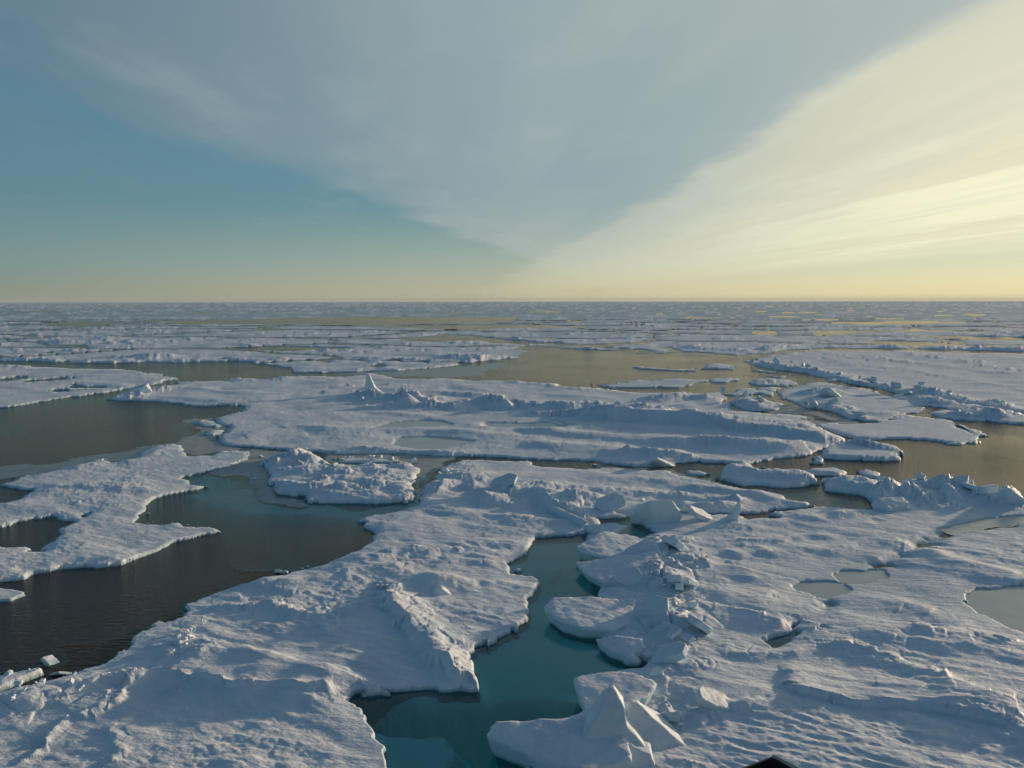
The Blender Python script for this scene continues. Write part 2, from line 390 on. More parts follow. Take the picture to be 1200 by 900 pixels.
def sheet(name, rc, Z, keep, mat, parent=None):
    """keep: per-vertex mask on the sub-grid; makes quads touching kept vertices"""
    X, Y = GX[rc], GY[rc]
    q = keep[:-1, :-1] | keep[1:, :-1] | keep[:-1, 1:] | keep[1:, 1:]
    if q.sum() < 2: return None
    n, m = X.shape
    idx = np.arange(n*m).reshape(n, m)
    # rows run from near to far
    F = np.stack([idx[:-1, :-1][q], idx[:-1, 1:][q], idx[1:, 1:][q], idx[1:, :-1][q]], 1)
    used, inv = np.unique(F, return_inverse=True)
    V = np.stack([X.ravel()[used], Y.ravel()[used], Z.ravel()[used]], 1)
    c = V.mean(0); c[2] = 0
    o = mesh_np(name, V-c, inv.reshape(F.shape), mat, parent)
    o.location = c
    return o

# ponds in the ice: (outline, depth)
PONDS = [([(892,752),(930,740),(945,733),(938,745),(905,760)], .08),
         ([(866,606),(880,602),(908,605),(905,610),(880,612)], .5),
         ([(697,609),(740,607),(770,628),(745,633),(715,622)], .45),
         ([(620,546),(624,540),(660,541),(700,542),(708,549),(670,551),(640,549)], .5)]
PONDS = [(P(*a), d) for a, d in PONDS]
ICED = [([(466,519),(475,514),(500,513),(535,516),(556,520),(545,524),(515,527),(490,527),(475,524)], 'grey-green frozen pond on the middle floe, nearer of its two dark-rimmed ponds'),
        ([(446,500),(462,495),(490,492),(512,493),(524,498),(500,502),(465,501)], 'thin grey frozen pond on the middle floe, farther of its two dark-rimmed ponds'),
        ([(933,688),(945,685),(985,686),(992,694),(972,705),(950,701)], 'small grey frozen pond in the right foreground floe, nearer of a touching pair'),
        ([(984,680),(990,670),(1020,669),(1036,672),(1030,680),(1010,687),(990,686)], 'small grey frozen pond in the right foreground floe, farther of a touching pair'),
        ([(1100,622),(1130,615),(1165,609),(1215,604),(1230,610),(1160,618),(1120,627)], 'narrow frozen puddle along the long crack at the right edge'),
        ([(570,496),(640,494),(660,499),(620,502),(575,501)], 'pale sunken frozen puddle among the drifts of the middle floe'),
        ([(1123,698),(1150,694),(1215,688),(1330,690),(1330,770),(1215,752),(1190,740),(1150,720),(1135,712)], 'smooth grey frozen pond set in snow at the right edge')]
ICED = [(P(*a), l) for a, l in ICED]
def carve(rc, Z, mask=None):
    for pts, dep in PONDS + [(a, .14) for a, l in ICED]:
        b = rows_cols(pts, 2)
        if b is None: continue
        if b[0].start > rc[0].stop or b[0].stop < rc[0].start or b[1].start > rc[1].stop or b[1].stop < rc[1].start: continue
        d = sdf(pts, WX[rc], WY[rc])
        w = np.maximum(.16, CELL[rc])
        k = sstep(-w*1.1, w*.6, d); low = 1-.85*np.exp(-np.maximum(-d, 0)/1.8)
        Z = np.where(d < 0, np.where(Z > .1, .1+(Z-.1)*low, Z), Z)
        Z = Z*(1-k)+(-dep+.1*REL[rc]*0)*k
    return Z
WATER_HOLES = []
def floe_height(rc, d, fb, relk=1., edge=.16, skirt=3.9):
    w = np.maximum(edge, CELL[rc]*1.7)
    top = fb+relk*REL[rc]*(.25+.75*sstep(-.2, 1.2+3.5*farw[rc], d))
    z = np.where(d > 0, .0+top*np.sqrt(np.clip(sstep(-.15*w, w, d), 0, 1)), -skirt*(1-np.exp(d/np.maximum(.5, w*.6))))
    return z
def make_floe(poly, label, fb=.32, relk=1., holes=(), crack=.12, edge=.085, world=False, name='ice_floe', group=None, skirt=3.9, cat='ice floe'):
    fb *= (.5 if min(p[1] for p in (poly if world else P(*poly))) < 75 else .45)
    pts = poly if world else P(*poly)
    rc = rows_cols(pts, 6)
    d = sdf(pts, WX[rc], WY[rc])-crack
    for h in holes: d = np.minimum(d, -sdf(P(*h), WX[rc], WY[rc]))
    z = carve(rc, floe_height(rc, d, fb, relk, edge, skirt))
    keep = d > -np.maximum(1.5, CELL[rc]*1.6)
    o = sheet(name, rc, z, keep, M_SNOW)
    if o is None: print('EMPTY FLOE', label); return None
    tag(o, label, cat, group)
    return o

NEAR_LEFT = [(-500,1000),(-500,860),(0,813),(43,803),(87,789),(117,781),(143,768),(150,758),(167,743),(187,732),(217,720),(222,707),(247,698),(290,686),(303,678),(333,676),(340,671),(377,663),
  (410,650),(433,637),(435,628),(422,617),(427,607),(440,604),(467,600),(486,594),(490,578),(508,560),(520,548),(545,540),(620,541),(650,546),(710,550),(760,553),(785,552),(800,560),(838,566),
  (870,573),(905,578),(925,588),(962,595),(900,601),(870,604),(800,603),(740,606),(705,612),(690,626),(660,630),(627,632),(622,650),(600,662),(600,675),(630,677),(638,682),(622,700),(620,727),
  (600,742),(570,757),(553,773),(560,793),(570,807),(563,811),(510,815),(493,811),(433,813),(403,817),(400,822),(430,832),(437,850),(450,875),(456,905),(462,960),(470,1140),(-500,1140)]
NEAR_RIGHT = [(690,628),(712,613),(745,607),(800,604),(870,605),(905,602),(962,596),(1027,598),(1045,590),(1038,572),(1060,566),(1087,565),(1113,573),(1150,580),(1183,573),(1197,590),(1300,600),(1700,640),
  (1700,1140),(600,1140),(598,940),(606,905),(625,888),(640,872),(655,858),(690,838),(692,815),(700,796),(745,788),(754,777),(724,768),(718,757),(699,746),(712,735),(705,715),(700,690),(693,662),(697,645)]
f_left = make_floe(NEAR_LEFT, 'large foreground ice floe filling the lower left and centre, with low snow hummocks')
f_right = make_floe(NEAR_RIGHT, 'large foreground ice floe filling the lower right, wind-carved snow with grey ponds')
make_floe([(-300,575),(0,567),(23,557),(67,550),(90,543),(117,537),(133,540),(157,537),(160,530),(180,522),(213,521),(227,530),(227,533),(253,533),(263,528),(300,530),(298,540),(267,548),(220,560),
  (223,568),(245,570),(213,578),(187,585),(170,593),(165,607),(167,615),(190,617),(213,613),(220,617),(250,618),(262,623),(247,627),(197,638),(167,653),(143,663),(117,667),(73,668),(43,672),(27,678),(0,682),(-300,700)],
  'irregular snow covered floe at the left edge with a dark round hole of open water', fb=.26, relk=.8,
  holes=[[(-350,625),(0,618),(20,612),(53,607),(80,613),(68,627),(60,637),(48,643),(47,649),(35,649),(27,643),(0,642),(-350,645)], [(-350,575),(0,570),(35,576),(25,585),(0,592),(-350,600)], [(85,607),(97,603),(100,605),(90,609)]])
make_floe([(-120,688),(0,688),(37,692),(38,697),(13,705),(0,706),(-120,712)], 'small flat floe in dark water at the left edge below the holed floe', fb=.2, relk=.3)
make_floe([(-30,800),(0,796),(22,790),(48,788),(50,792),(25,803),(0,811),(-30,815)], 'small rubbly lump of ice between dark water and the foreground floe', fb=.3, relk=1, cat='ice floe')
make_floe([(-700,424),(0,427),(133,432),(177,435),(197,442),(212,445),(167,453),(143,457),(77,468),(37,473),(0,477),(-700,500)], 'flat floe at the far left between two dark leads, streaked with cracks', fb=.3, relk=.7,
  holes=[[(3,443),(25,441),(28,443),(5,445)], [(40,445),(75,441),(72,444),(42,447)], [(62,457),(85,456),(88,459),(66,459)], [(80,450),(125,453),(128,455),(85,453)]])
MIDDLE = [(130,467),(140,462),(165,456),(212,448),(262,447),(275,442),(310,445),(345,440),(400,441),(430,438),(480,444),(510,443),(560,447),(613,447),(653,452),(700,457),(760,462),(800,461),(840,457),(855,464),
  (845,472),(850,479),(885,483),(905,486),(930,489),(947,499),(975,509),(1000,517),(1005,523),(968,530),(950,534),(903,540),(880,546),(840,543),(800,542),(775,548),(745,549),(710,545),(687,541),(657,540),(617,539),(550,537),
  (510,537),(467,532),(400,532),(300,527),(273,524),(262,521),(258,513),(257,503),(260,490),(277,478),(250,474),(205,473)]
f_mid = make_floe(MIDDLE, 'broad pale floe across the middle distance carrying ridges and two melt ponds', fb=.38, relk=1.)
make_floe([(697,452),(750,446),(800,443),(832,447),(800,455),(740,456),(710,455)], 'thin flat floe wedged at the lower edge of the central lead', fb=.3, relk=.4)
make_floe([(312,560),(309,547),(325,534),(345,530),(370,530),(382,538),(392,545),(420,547),(480,546),(488,552),(483,570),(484,588),(470,590),(440,592),(400,590),(370,592),(357,590),(350,583),(330,578),(315,573)],
  'hummocky snow island floe left of centre standing in brown and turquoise water', fb=.45, relk=1.)
make_floe([(392,536),(420,536),(470,539),(485,543),(440,545),(400,542)], 'narrow rubble strip floating between island floe and middle floe', fb=.2, relk=1.)
make_floe([(947,500),(1000,496),(1080,490),(1120,496),(1157,513),(1130,522),(1060,514),(1030,515),(1005,515),(975,507)], 'flat plate of ice on the right ending at open water', fb=.42, relk=.35)
make_floe([(963,537),(966,530),(1000,523),(1040,525),(1057,529),(1058,540),(1005,541),(965,539)], 'thick blunt floe tip with an undercut edge over yellowish water', fb=.9, relk=.6, edge=.3)
make_floe([(838,563),(838,552),(850,547),(865,545),(880,550),(890,555),(920,553),(945,555),(960,562),(962,568),(940,572),(915,573),(870,570)], 'humped long ice fragment above the small turquoise pool', fb=.5, relk=.9)
make_floe([(963,577),(965,565),(1000,563),(1036,567),(1035,575),(1048,582),(1063,583),(1065,590),(1032,596),(1020,590),(1000,581),(975,579)], 'lumpy ice fragment at the right rim of the small turquoise pool', fb=.5, relk=1.)
make_floe([(942,556),(955,551),(985,550),(998,556),(990,560),(960,560)], 'tilted smooth plate behind the humped fragment', fb=.5, relk=.5)
make_floe([(1003,555),(1010,552),(1025,552),(1037,558),(1028,563),(1010,561)], 'small pale plate floating beside the open water on the right', fb=.45, relk=.5)
make_floe([(800,553),(812,551),(828,556),(820,558),(800,558)], 'small low fragment at the left end of the narrow right-hand lead', fb=.2, relk=.5)
make_floe([(950,545),(950,537),(960,535),(967,538),(966,545)], 'single rounded knob of ice floating in the right-hand lead', fb=.7, relk=.3)
FAR_RIGHT = [(870,423),(905,416),(960,411),(1050,412),(1300,418),(1900,430),(1900,560),(1260,505),(1200,489),(1150,479),(1080,468),(1040,461),(1000,451),(950,441),(905,433),(880,429)]
make_floe(FAR_RIGHT, 'wide smooth floe on the right horizon side, fronted by a dark pressure ridge', fb=.4, relk=.8)
make_floe([(915,462),(930,452),(960,448),(1005,456),(1055,467),(1090,473),(1078,482),(1060,490),(1040,495),(1000,493),(965,482),(935,480),(918,473)], 'rough floe enclosed by ridges on the right', fb=.35, relk=1.)
make_floe([(850,474),(865,464),(885,463),(903,474),(900,481),(885,481),(862,480)], 'dark humped ice fragment in the broken belt right of centre', fb=.5, relk=1.)
make_floe([(1045,464),(1060,460),(1100,468),(1130,475),(1165,481),(1195,489),(1300,507),(1180,498),(1120,490),(1100,480),(1060,475)], 'belt of crushed ice along the front of the wide right floe', fb=.5, relk=1.2)
make_floe([(1075,483),(1098,480),(1140,485),(1170,493),(1150,497),(1100,494)], 'small ridged fragment beside the right-hand open water', fb=.5, relk=1.1)
make_floe([(823,428),(845,427),(867,430),(865,434),(825,433)], 'thin sliver floe with a raised rim in the central lead', fb=.6, relk=.6)
make_floe([(733,430),(760,430),(797,434),(822,434),(815,437),(760,434)], 'long thin sliver floe floating left of the raised sliver in the central lead', fb=.5, relk=.5)
make_floe([(878,449),(900,444),(925,446),(935,450),(925,455),(890,453)], 'low dark fragment near the right end of the central lead', fb=.4, relk=1.)
make_floe([(898,443),(920,441),(933,443),(915,445)], 'tiny flat fragment just behind the low dark fragment', fb=.3, relk=.5)
make_floe([(845,461),(880,456),(912,458),(910,466),(890,462),(862,463)], 'crumbled ice bar joining the broken belt right of centre', fb=.35, relk=1.)
random.seed(31)
for (x, y, w_, h_, lab) in ((955,470,22,4,'ridged scrap of ice at the left edge of the rough enclosed floe'), (905,457,20,3,'long low scrap of ice between the crumbled bar and the ridge'), (868,487,16,3,'flat scrap of ice below the dark humped fragment'),
    (925,497,18,3,'flat cake hugging the right shore of the middle floe'), (985,502,20,3,'flat cake behind the flat plate on the right'), (1060,491,24,3,'flat cake between the rough floe and the flat plate'), (848,447,22,3,'thin cake near the right end of the central lead, below the raised sliver'),
    (1118,520,14,2,'small cake just off the tip of the flat plate'), (895,436,14,2,'small cake touching the foot of the pressure ridge'), (1010,472,16,3,'small hummocked cake in the belt below the dark ridge'), (975,446,12,2,'narrow cake pinned against the dark pressure ridge')):
    pl_ = []
    for k in range(8):
        a_ = k/8*6.283; q_ = random.uniform(.7, 1.15)
        pl_.append((x+w_*math.cos(a_)*q_, y-h_*math.sin(a_)*q_))
    make_floe(pl_, lab, fb=.4, relk=.8)
make_floe([(228,496),(245,492),(262,494),(262,500),(240,502)], 'low ice cake beside the left bank of the middle floe, farther of the pair', fb=.35, relk=.5)
make_floe([(233,507),(242,503),(258,504),(258,510),(245,512),(235,510)], 'low ice cake beside the left bank of the middle floe, nearer of the pair', fb=.4, relk=.5)
make_floe([(598,670),(602,666),(612,665),(615,669),(606,672)], 'little white lump of ice in the notch at the head of the turquoise pool', fb=.25, relk=.3)

# ------------------------------------------------------------------ far pack ice: cells with leads
LEADS = [P(*a) for a in ([(60,379),(90,376),(150,377),(110,382),(70,381)], [(190,376),(300,374),(400,372),(607,372),(600,377),(400,379),(200,379)], [(470,398),(520,392),(560,394),(600,399),(680,404),(690,406),(600,403),(540,399),(500,401)],
    [(880,389),(910,388),(912,392),(885,393)], [(600,410),(620,406),(680,410),(770,413),(690,416)], [(170,427),(215,424),(290,424),(330,430),(250,432)], [(1000,400),(1060,401),(1120,403),(1050,405)], [(930,412),(970,410),(985,413),(940,414)],
    [(430,383),(560,381),(700,383),(560,386)], [(960,378),(1090,377),(1140,379),(1020,381)],
    [(1070,394),(1180,396),(1300,400),(1150,399)], [(250,408),(340,406),(420,409),(330,411)])]
lowline = [(-900,424),(0,423),(133,426),(167,424),(290,426),(300,429),(333,431),(345,437),(395,436),(467,436),(500,433),(540,426),(570,424),(605,419),(612,413),(650,412),(690,414),(760,415),(800,413),(835,415),(862,418),
           (905,413),(960,409),(1050,410),(1300,416),(2200,424)]
far_low = P(*lowline)
rr = np.where(GY[:, 0] > pix(600, 441)[1])[0]
rc = (slice(rr[0], NR), slice(0, NC))
X, Y = GX[rc], GY[rc]
fpts = far_low+[(60000, 16000), (60000, 60000), (-60000, 60000), (-60000, 16000)]
dfar = sdf(fpts, WX[rc], WY[rc])
wxx = X+14*fbm(X/45, Y/45, 2, 50); wyy = Y+14*fbm(X/45, Y/45, 2, 51)
CS = 78.
w1, w2, _, _, wh, cx, cy = worley(wxx/CS/1.25, wyy/CS, 12)
border = (w2-w1)*.5*CS
lead = .5+5.*sstep(.12, .5, perlin(X/150, Y/90, 52))
dcell = border-lead
for L_ in LEADS: dcell = np.minimum(dcell, -sdf(L_, WX[rc], WY[rc]))
dd = np.minimum(dcell, dfar)
# small melt openings
_f = sstep(250, 700, Y)
op = (1-_f)*(perlin(X/16, Y/26, 53)+.5*perlin(X/5, Y/9, 54))+_f*(perlin(X/70, Y/60, 55)+.5*perlin(X/22, Y/24, 56))
dd = np.minimum(dd, (.54-op-.10*sstep(40, 220, X)*sstep(150, 300, Y))*9+.3)
zz = floe_height(rc, dd, .16, 1.)
ZB = pix(600, 375)[1]
cid = cx*1000+cy
inA = np.zeros(X.shape, bool)
ids, cnt = np.unique(cid[(dd > 0)], return_counts=True)
kept = []
n_far = 0
vis = (np.abs(X/Y) < .64)
for i, n in sorted(zip(ids, cnt), key=lambda t: -t[1]):
    m = cid == i
    cyy = Y[m].mean(); mv = m & vis & (dd > 0)
    if cyy > ZB or mv.sum() < 60: continue
    rr_, cc_ = np.where(m)
    s0 = (slice(max(rr_.min()-1, 0), rr_.max()+2), slice(max(cc_.min()-1, 0), cc_.max()+2))
    g = (slice(rc[0].start+s0[0].start, rc[0].start+s0[0].stop), s0[1])
    k = (m & (dd > -np.maximum(1.5, CELL[rc]*1.6)))[s0]
    o = sheet('ice_floe', g, zz[s0], k, M_FAR)
    if o is None: continue
    kept.append((o, X[mv].mean(), cyy, n)); inA |= m
    n_far += 1
rows3 = {}
for o, x, y, n in kept: rows3.setdefault(0 if y < 290 else 1 if y < 390 else 2 if y < 500 else 3, []).append((x/y, o))
ORD = ['', 'second ', 'third ', 'fourth ', 'fifth ', 'sixth ', 'seventh ', 'eighth ', 'ninth ', 'tenth ', 'eleventh ', 'twelfth ', 'thirteenth ', 'fourteenth ']
for r_, lst in rows3.items():
    dep = ['just beyond the dark leads', 'a third of the way out', 'midway to the horizon', 'in the row nearest the horizon'][r_]
    lst.sort(key=lambda t: t[0]); m_ = len(lst)
    for q, (sxx, o) in enumerate(lst):
        k_, side = (q, 'left') if q < (m_+1)//2 else (m_-1-q, 'right')
        w_ = f'{side}most floe' if k_ == 0 else f'{ORD[k_]}floe from the {side}'
        tag(o, f'distant snowy {w_}, {dep}', 'ice floe', 'distant floes of the pack ice')
print([len(a) for a in rows3.values()])
k = (~inA) & (dd > -np.maximum(1.5, CELL[rc]*1.2))
o = sheet('distant_pack_ice', rc, zz, k, M_FAR); tag(o, 'hazy mass of distant pack ice below the horizon', 'pack ice', kind='stuff')
print('far floes', n_far)

# ------------------------------------------------------------------ submerged ledges under the near floes
def ledge(parent, poly, base, amp, label, sc=3.5, holes=()):
    pts = P(*poly); rc = rows_cols(pts, 2)
    sub = (slice(rc[0].start, rc[0].stop), slice(rc[1].start, rc[1].stop))
    d = sdf(pts, WX[sub], WY[sub])
    z = base+amp*.8*fbm(GX[sub]/sc, GY[sub]/sc, 4, 70)
    z = z-3.5*(1-sstep(-.2, 1.6, d))
    for h, dep in holes:
        z = z-dep*sstep(-.9, .7, sdf(P(*h), WX[sub], WY[sub]))
    z = z+.3*sstep(2.5, 0, np.hypot(GX[sub]-pix(650, 640)[0], GY[sub]-pix(650, 640)[1])/1.0)
    z = np.minimum(z, -.06)
    o = sheet('underwater_ledge', sub, z, d > -.3, M_LEDGE, parent)
    o.location = Vector(o.location)-parent.location
    o['label'] = label
    return o
ledge(f_left, [(520,600),(700,605),(860,630),(860,700),(860,860),(760,1000),(640,1060),(380,1060),(340,800),(470,770),(480,720),(520,660)], -.34, .30,
      'turquoise sunken ice under the pool', holes=[([(340,806),(500,826),(600,818),(660,822),(700,832),(700,850),(600,842),(520,842),(470,842),(400,838)], 2.6), ([(550,858),(575,850),(590,870),(590,900),(565,910),(548,885)], 2.0), ([(640,664),(690,666),(700,686),(650,682)], .8)])
ledge(f_left, [(215,535),(290,530),(330,530),(350,575),(420,588),(500,560),(530,540),(530,600),(440,612),(380,608),(320,606),(250,600),(195,580)], -.20, .34, 'turquoise sunken ice between the floes', holes=[([(250,560),(290,556),(300,562),(262,567)], .7)])
ledge(f_right, [(840,560),(960,565),(1010,568),(1060,580),(1060,610),(960,606),(900,600),(840,580)], -.45, .25, 'turquoise sunken ice under the small pool')
ledge(f_right, [(670,600),(850,590),(850,645),(680,645)], -.3, .15, 'pale sunken ice')
ledge(f_mid, [(600,530),(860,535),(850,575),(600,560)], -.7, .3, 'grey sunken ice below the long crack')
ledge(f_mid, [(200,485),(270,485),(310,535),(230,535),(195,510)], -.9, .5, 'dim sunken ice beside the bank')
ledge(f_mid, [(830,430),(960,440),(1010,495),(900,495),(840,470)], -1.0, .4, 'dim sunken ice in the broken belt')

# frozen grey ponds
for pts, lab in ICED:
    rc = rows_cols(pts, 1); d = sdf(pts, WX[rc], WY[rc])
    fz = np.full(d.shape, .05)+.008*perlin(GX[rc]/1.2, GY[rc]/1.2, 80)
    o = sheet('frozen_melt_pond', rc, fz, d > -np.maximum(.25, CELL[rc]), M_FROZEN); tag(o, lab, 'frozen pond')
# sheets of thin new ice and slush between the floes
for a, lab in (([(-300,548),(-300,538),(0,543),(60,541),(110,534),(150,527),(170,522),(200,518),(215,523),(180,530),(160,538),(100,546),(20,556),(0,560),(-300,590)], 'thin grey new ice along the far shore of the holed floe'),
               ([(203,521),(225,508),(232,500),(225,492),(240,488),(262,492),(262,520),(300,527),(330,531),(320,545),(305,560),(290,536),(262,528),(235,533)], 'brownish slush ice filling the gap left of the middle floe'),
               ([(385,527),(470,530),(540,535),(520,545),(505,558),(490,572),(484,560),(485,545),(440,540),(390,540)], 'grey slush ice between the island floe and the middle floe'),
               ([(238,545),(262,530),(300,532),(312,545),(310,560),(318,574),(350,586),(360,594),(320,590),(296,575),(285,556),(262,556)], 'ragged slush ice bordering the left side of the island floe'),
               ([(840,478),(884,484),(930,490),(945,498),(960,500),(975,494),(940,484),(910,483),(880,483),(850,470)], 'pale slush and brash pressed along the right shore of the middle floe'),
               ([(700,548),(780,548),(800,556),(838,560),(838,566),(780,558),(720,553)], 'thin grey ice in the long crack across the middle'),
               ([(400,437),(470,434),(540,430),(600,425),(560,441),(500,441),(430,439)], 'thin grey ice at the left end of the central lead'),
               ([(900,470),(935,478),(960,484),(1000,494),(945,497),(910,487),(890,480)], 'grey brash ice in the broken belt right of centre')):
    pts = P(*a); rc = rows_cols(pts, 1); d = sdf(pts, WX[rc], WY[rc])
    fz = .015+.03*fbm(GX[rc]/2.5, GY[rc]/3.5, 4, 82)-.02*sstep(.8, -.5, d)
    o = sheet('thin_grey_ice', rc, fz, d > 0, M_GREY); tag(o, lab, 'thin ice')
    if 'slush' in lab or 'brash' in lab: o.data.materials[0] = M_SLUSH

# ------------------------------------------------------------------ ice blocks
def world_h(x, y):
    j = np.searchsorted(-GY[:, 0]*-1, y) if False else np.argmin(np.abs(GY[:, 0]-y)); i = np.argmin(np.abs(SX-x/y))
    return .33+float(REL[j, i])
def displaced(me, amp, sc, seed):
    n = len(me.vertices); co = np.empty(n*3, np.float32); no = np.empty(n*3, np.float32)
    me.vertices.foreach_get('co', co); me.vertex_normals.foreach_get('vector', no)
    co = co.reshape(-1, 3); no = no.reshape(-1, 3)
    f = (fbm(co[:, 0]/sc+co[:, 2]*.7, co[:, 1]/sc-co[:, 2]*.5, 4, seed)+fbm(co[:, 2]/sc+3, (co[:, 0]-co[:, 1])/sc, 3, seed+5))*.6
    q = 1-2*np.abs(perlin(co[:, 0]/.45+co[:, 2], co[:, 2]/.16+co[:, 1]*.6, seed+9))
    w1_, w2_, _, _, wh_, _, _ = worley(co[:, 0]/(sc*.9)+co[:, 2]*.8, co[:, 1]/(sc*.9)+co[:, 2]*.9, seed+2)
    f = f+.30*q*(1-np.abs(no[:, 2]))+.55*(RND[wh_, 1]-.5)*sstep(0, .12, w2_-w1_)
    co = co+no*(amp*f)[:, None]
    me.vertices.foreach_set('co', co.ravel()); me.update()
import bmesh
def solid(name, bm, voxel, amp=.05, sc=.8, seed=1, mat=M_BLOCK, smooth_it=1):
    """turn a closed rough shape into a weathered block: voxel remesh, soften, roughen"""
    bmesh.ops.recalc_face_normals(bm, faces=bm.faces)
    me = bpy.data.meshes.new(name); bm.to_mesh(me); bm.free()
    o = bpy.data.objects.new(name, me); COL.objects.link(o)
    r = o.modifiers.new('r', 'REMESH'); r.mode = 'VOXEL'; r.voxel_size = voxel
    s = o.modifiers.new('s', 'SMOOTH'); s.iterations = smooth_it; s.factor = .5
    dg = bpy.context.evaluated_depsgraph_get(); dg.update()
    me2 = bpy.data.meshes.new_from_object(o.evaluated_get(dg))
    o.modifiers.clear(); o.data = me2; bpy.data.meshes.remove(me); me2.name = name
    displaced(me2, amp, sc, seed)
    me2.materials.clear(); me2.materials.append(mat)
    me2.polygons.foreach_set('use_smooth', np.ones(len(me2.polygons), bool))
    return o
def hull_bm(points):
    bm = bmesh.new()
    vs = [bm.verts.new(p) for p in points]
    r = bmesh.ops.convex_hull(bm, input=vs)
    bmesh.ops.delete(bm, geom=[v for v in bm.verts if not v.link_faces], context='VERTS')
    return bm
def slab(top_px, label, zs, thick=.8, voxel=.07, seed=1, amp=.06, name='ice_block', push=None, und=.2):
    """tilted slab: top outline traced as (px, py, height) so each corner has its own height; thickness below"""
    tops = [(*pix(x, y, z), z) for (x, y), z in zip(top_px, zs)]
    cx_ = sum(p[0] for p in tops)/len(tops); cy_ = sum(p[1] for p in tops)/len(tops)
    pts = []
    for (x, y, z) in tops:
        pts.append((x-cx_, y-cy_, z)); pts.append(((x-cx_)*(1-und), (y-cy_)*(1-und)+.05, z-thick))
    o = solid(name, hull_bm(pts), voxel, amp, .8, seed)
    o.location = (cx_, cy_, 0)
    tag(o, label, 'ice block')
    return o
slab([(673,640),(706,622),(735,626),(775,638),(768,646),(738,655),(705,652),(680,647)], 'smooth upturned slab at the head of the turquoise pool', [.75,.95,.8,.55,.5,.65,.7,.65], 1.0, .08, 1)
slab([(673,659),(700,657),(740,660),(770,645),(776,660),(745,680),(705,682),(685,672)], 'wedge slab just below the smooth upturned slab, over the pool edge', [.55,.6,.7,1.0,.8,.5,.5,.5], .8, .08, 2)
slab([(636,712),(646,700),(690,698),(720,702),(750,715),(745,728),(715,738),(682,736),(655,727)], 'thick overhanging slab jutting into the turquoise pool', [.7,.85,.85,.75,.6,.5,.5,.55,.6], 1.1, .08, 3)
slab([(670,797),(672,792),(718,785),(752,790),(770,800),(760,815),(725,830),(688,834),(676,812)], 'slab below the pool with a steep shaded front face', [.75,.8,.85,.8,.7,.6,.55,.5,.6], 1.1, .08, 4)
slab([(568,861),(580,846),(655,848),(690,838),(730,845),(740,890),(690,905),(640,895),(612,880)], 'flat-topped pointed slab jutting left at the bottom of the pool', [.7,.85,.9,1.,.9,.6,.5,.5,.55], 1.3, .07, 5)
slab([(888,742+0),(0,0)] if False else [(697,748),(722,744),(752,748),(756,760),(735,768),(715,763)], 'low rounded slab above the pale spur of the pool', [.45,.6,.6,.5,.4,.35], .7, .07, 6)
slab([(735,607),(745,593),(762,586),(787,584),(797,598),(800,607),(770,612)], 'pale pyramid-shaped tilted slab on the far side of the foreground floes', [.4,1.2,1.9,1.9,.9,.4,.2], .9, .1, 7)
slab([(640,592),(650,592),(690,611),(684,617)], 'long thin upturned plate with a sunlit rim near the centre', [.55,.6,.6,.4], .45, .07, 8, .03)
slab([(680,615),(720,612),(735,616),(715,625),(690,622)], 'low flat plate behind the smooth upturned slab', [.5,.7,.5,.35,.35], .6, .08, 9)
slab([(1020,590),(1028,583),(1058,582),(1065,590),(1040,596)], 'boxy ice block at the right corner of the small pool', [.7,1.0,.9,.6,.5], 1., .1, 10)
# horn shaped pinnacle and its neighbours at the bottom
def peak(base_px, tip_px, tip_h, rx, ry, label, seed, lean=(0,0), voxel=.07, name='ice_pinnacle', cut=None, zb=-.1):
    bx, by = pix(*base_px)
    tx, ty = pix(*tip_px, tip_h)
    pts = []
    random.seed(seed)
    for k in range(9):
        a = k/9*2*math.pi+random.uniform(-.2, .2); q = random.uniform(.85, 1.15)
        pts.append((rx*math.cos(a)*q, ry*math.sin(a)*q, zb))
        pts.append((rx*.62*math.cos(a)*q+(tx-bx)*.35, ry*.62*math.sin(a)*q+(ty-by)*.35, zb+(tip_h-zb)*random.uniform(.32, .48)))
    for k in range(4):
        a = k/4*2*math.pi+.4
        pts.append((tx-bx+.13*rx*math.cos(a), ty-by+.22*ry*math.sin(a), tip_h-random.uniform(0, .2)))
    o = solid(name, hull_bm(pts), voxel, .08, .9, seed)
    o.location = (bx, by, 0); tag(o, label, name.replace('_', ' ')); return o
def fin(base_px, outline, t0, label, seed, tz=1.15, z0=0., yaw=0., lean=0., voxel=.06, name='ice_pinnacle', amp=.05):
    """upstanding broken piece: traced outline (x, z), thick at the foot and thinning to its crest"""
    bx, by = pix(*base_px); zm = max(p[1] for p in outline)
    bm = bmesh.new(); A = []; B = []
    random.seed(seed)
    for (x, z_) in outline:
        t = t0*(1-z_/(zm*tz))
        A.append(bm.verts.new((x, -t*random.uniform(.85, 1.15)+lean*z_, z_))); B.append(bm.verts.new((x+.05, t*random.uniform(.7, 1.)+lean*z_, z_)))
    n = len(outline)
    for k in range(n):
        l = (k+1) % n; bm.faces.new((A[k], A[l], B[l], B[k]))
    bm.faces.new(A[::-1]); bm.faces.new(B)
    bmesh.ops.triangulate(bm, faces=[f for f in bm.faces if len(f.verts) > 4])
    o = solid(name, bm, voxel, amp, .9, seed, smooth_it=2)
    o.location = (bx, by, z0); o.rotation_euler[2] = yaw
    tag(o, label, name.replace('_', ' ')); return o
fin((712,874), [(-2.5,-.3),(-2.2,.1),(-1.55,.42),(-1.0,.72),(-.55,1.2),(-.2,1.8),(.0,2.1),(.16,2.12),(.32,1.85),(.5,1.55),(.42,1.25),(.55,1.05),(.9,.75),(1.25,.35),(1.5,-.3)], 1.35, 'tallest horn-like ice pinnacle by the bottom of the pool', 21)
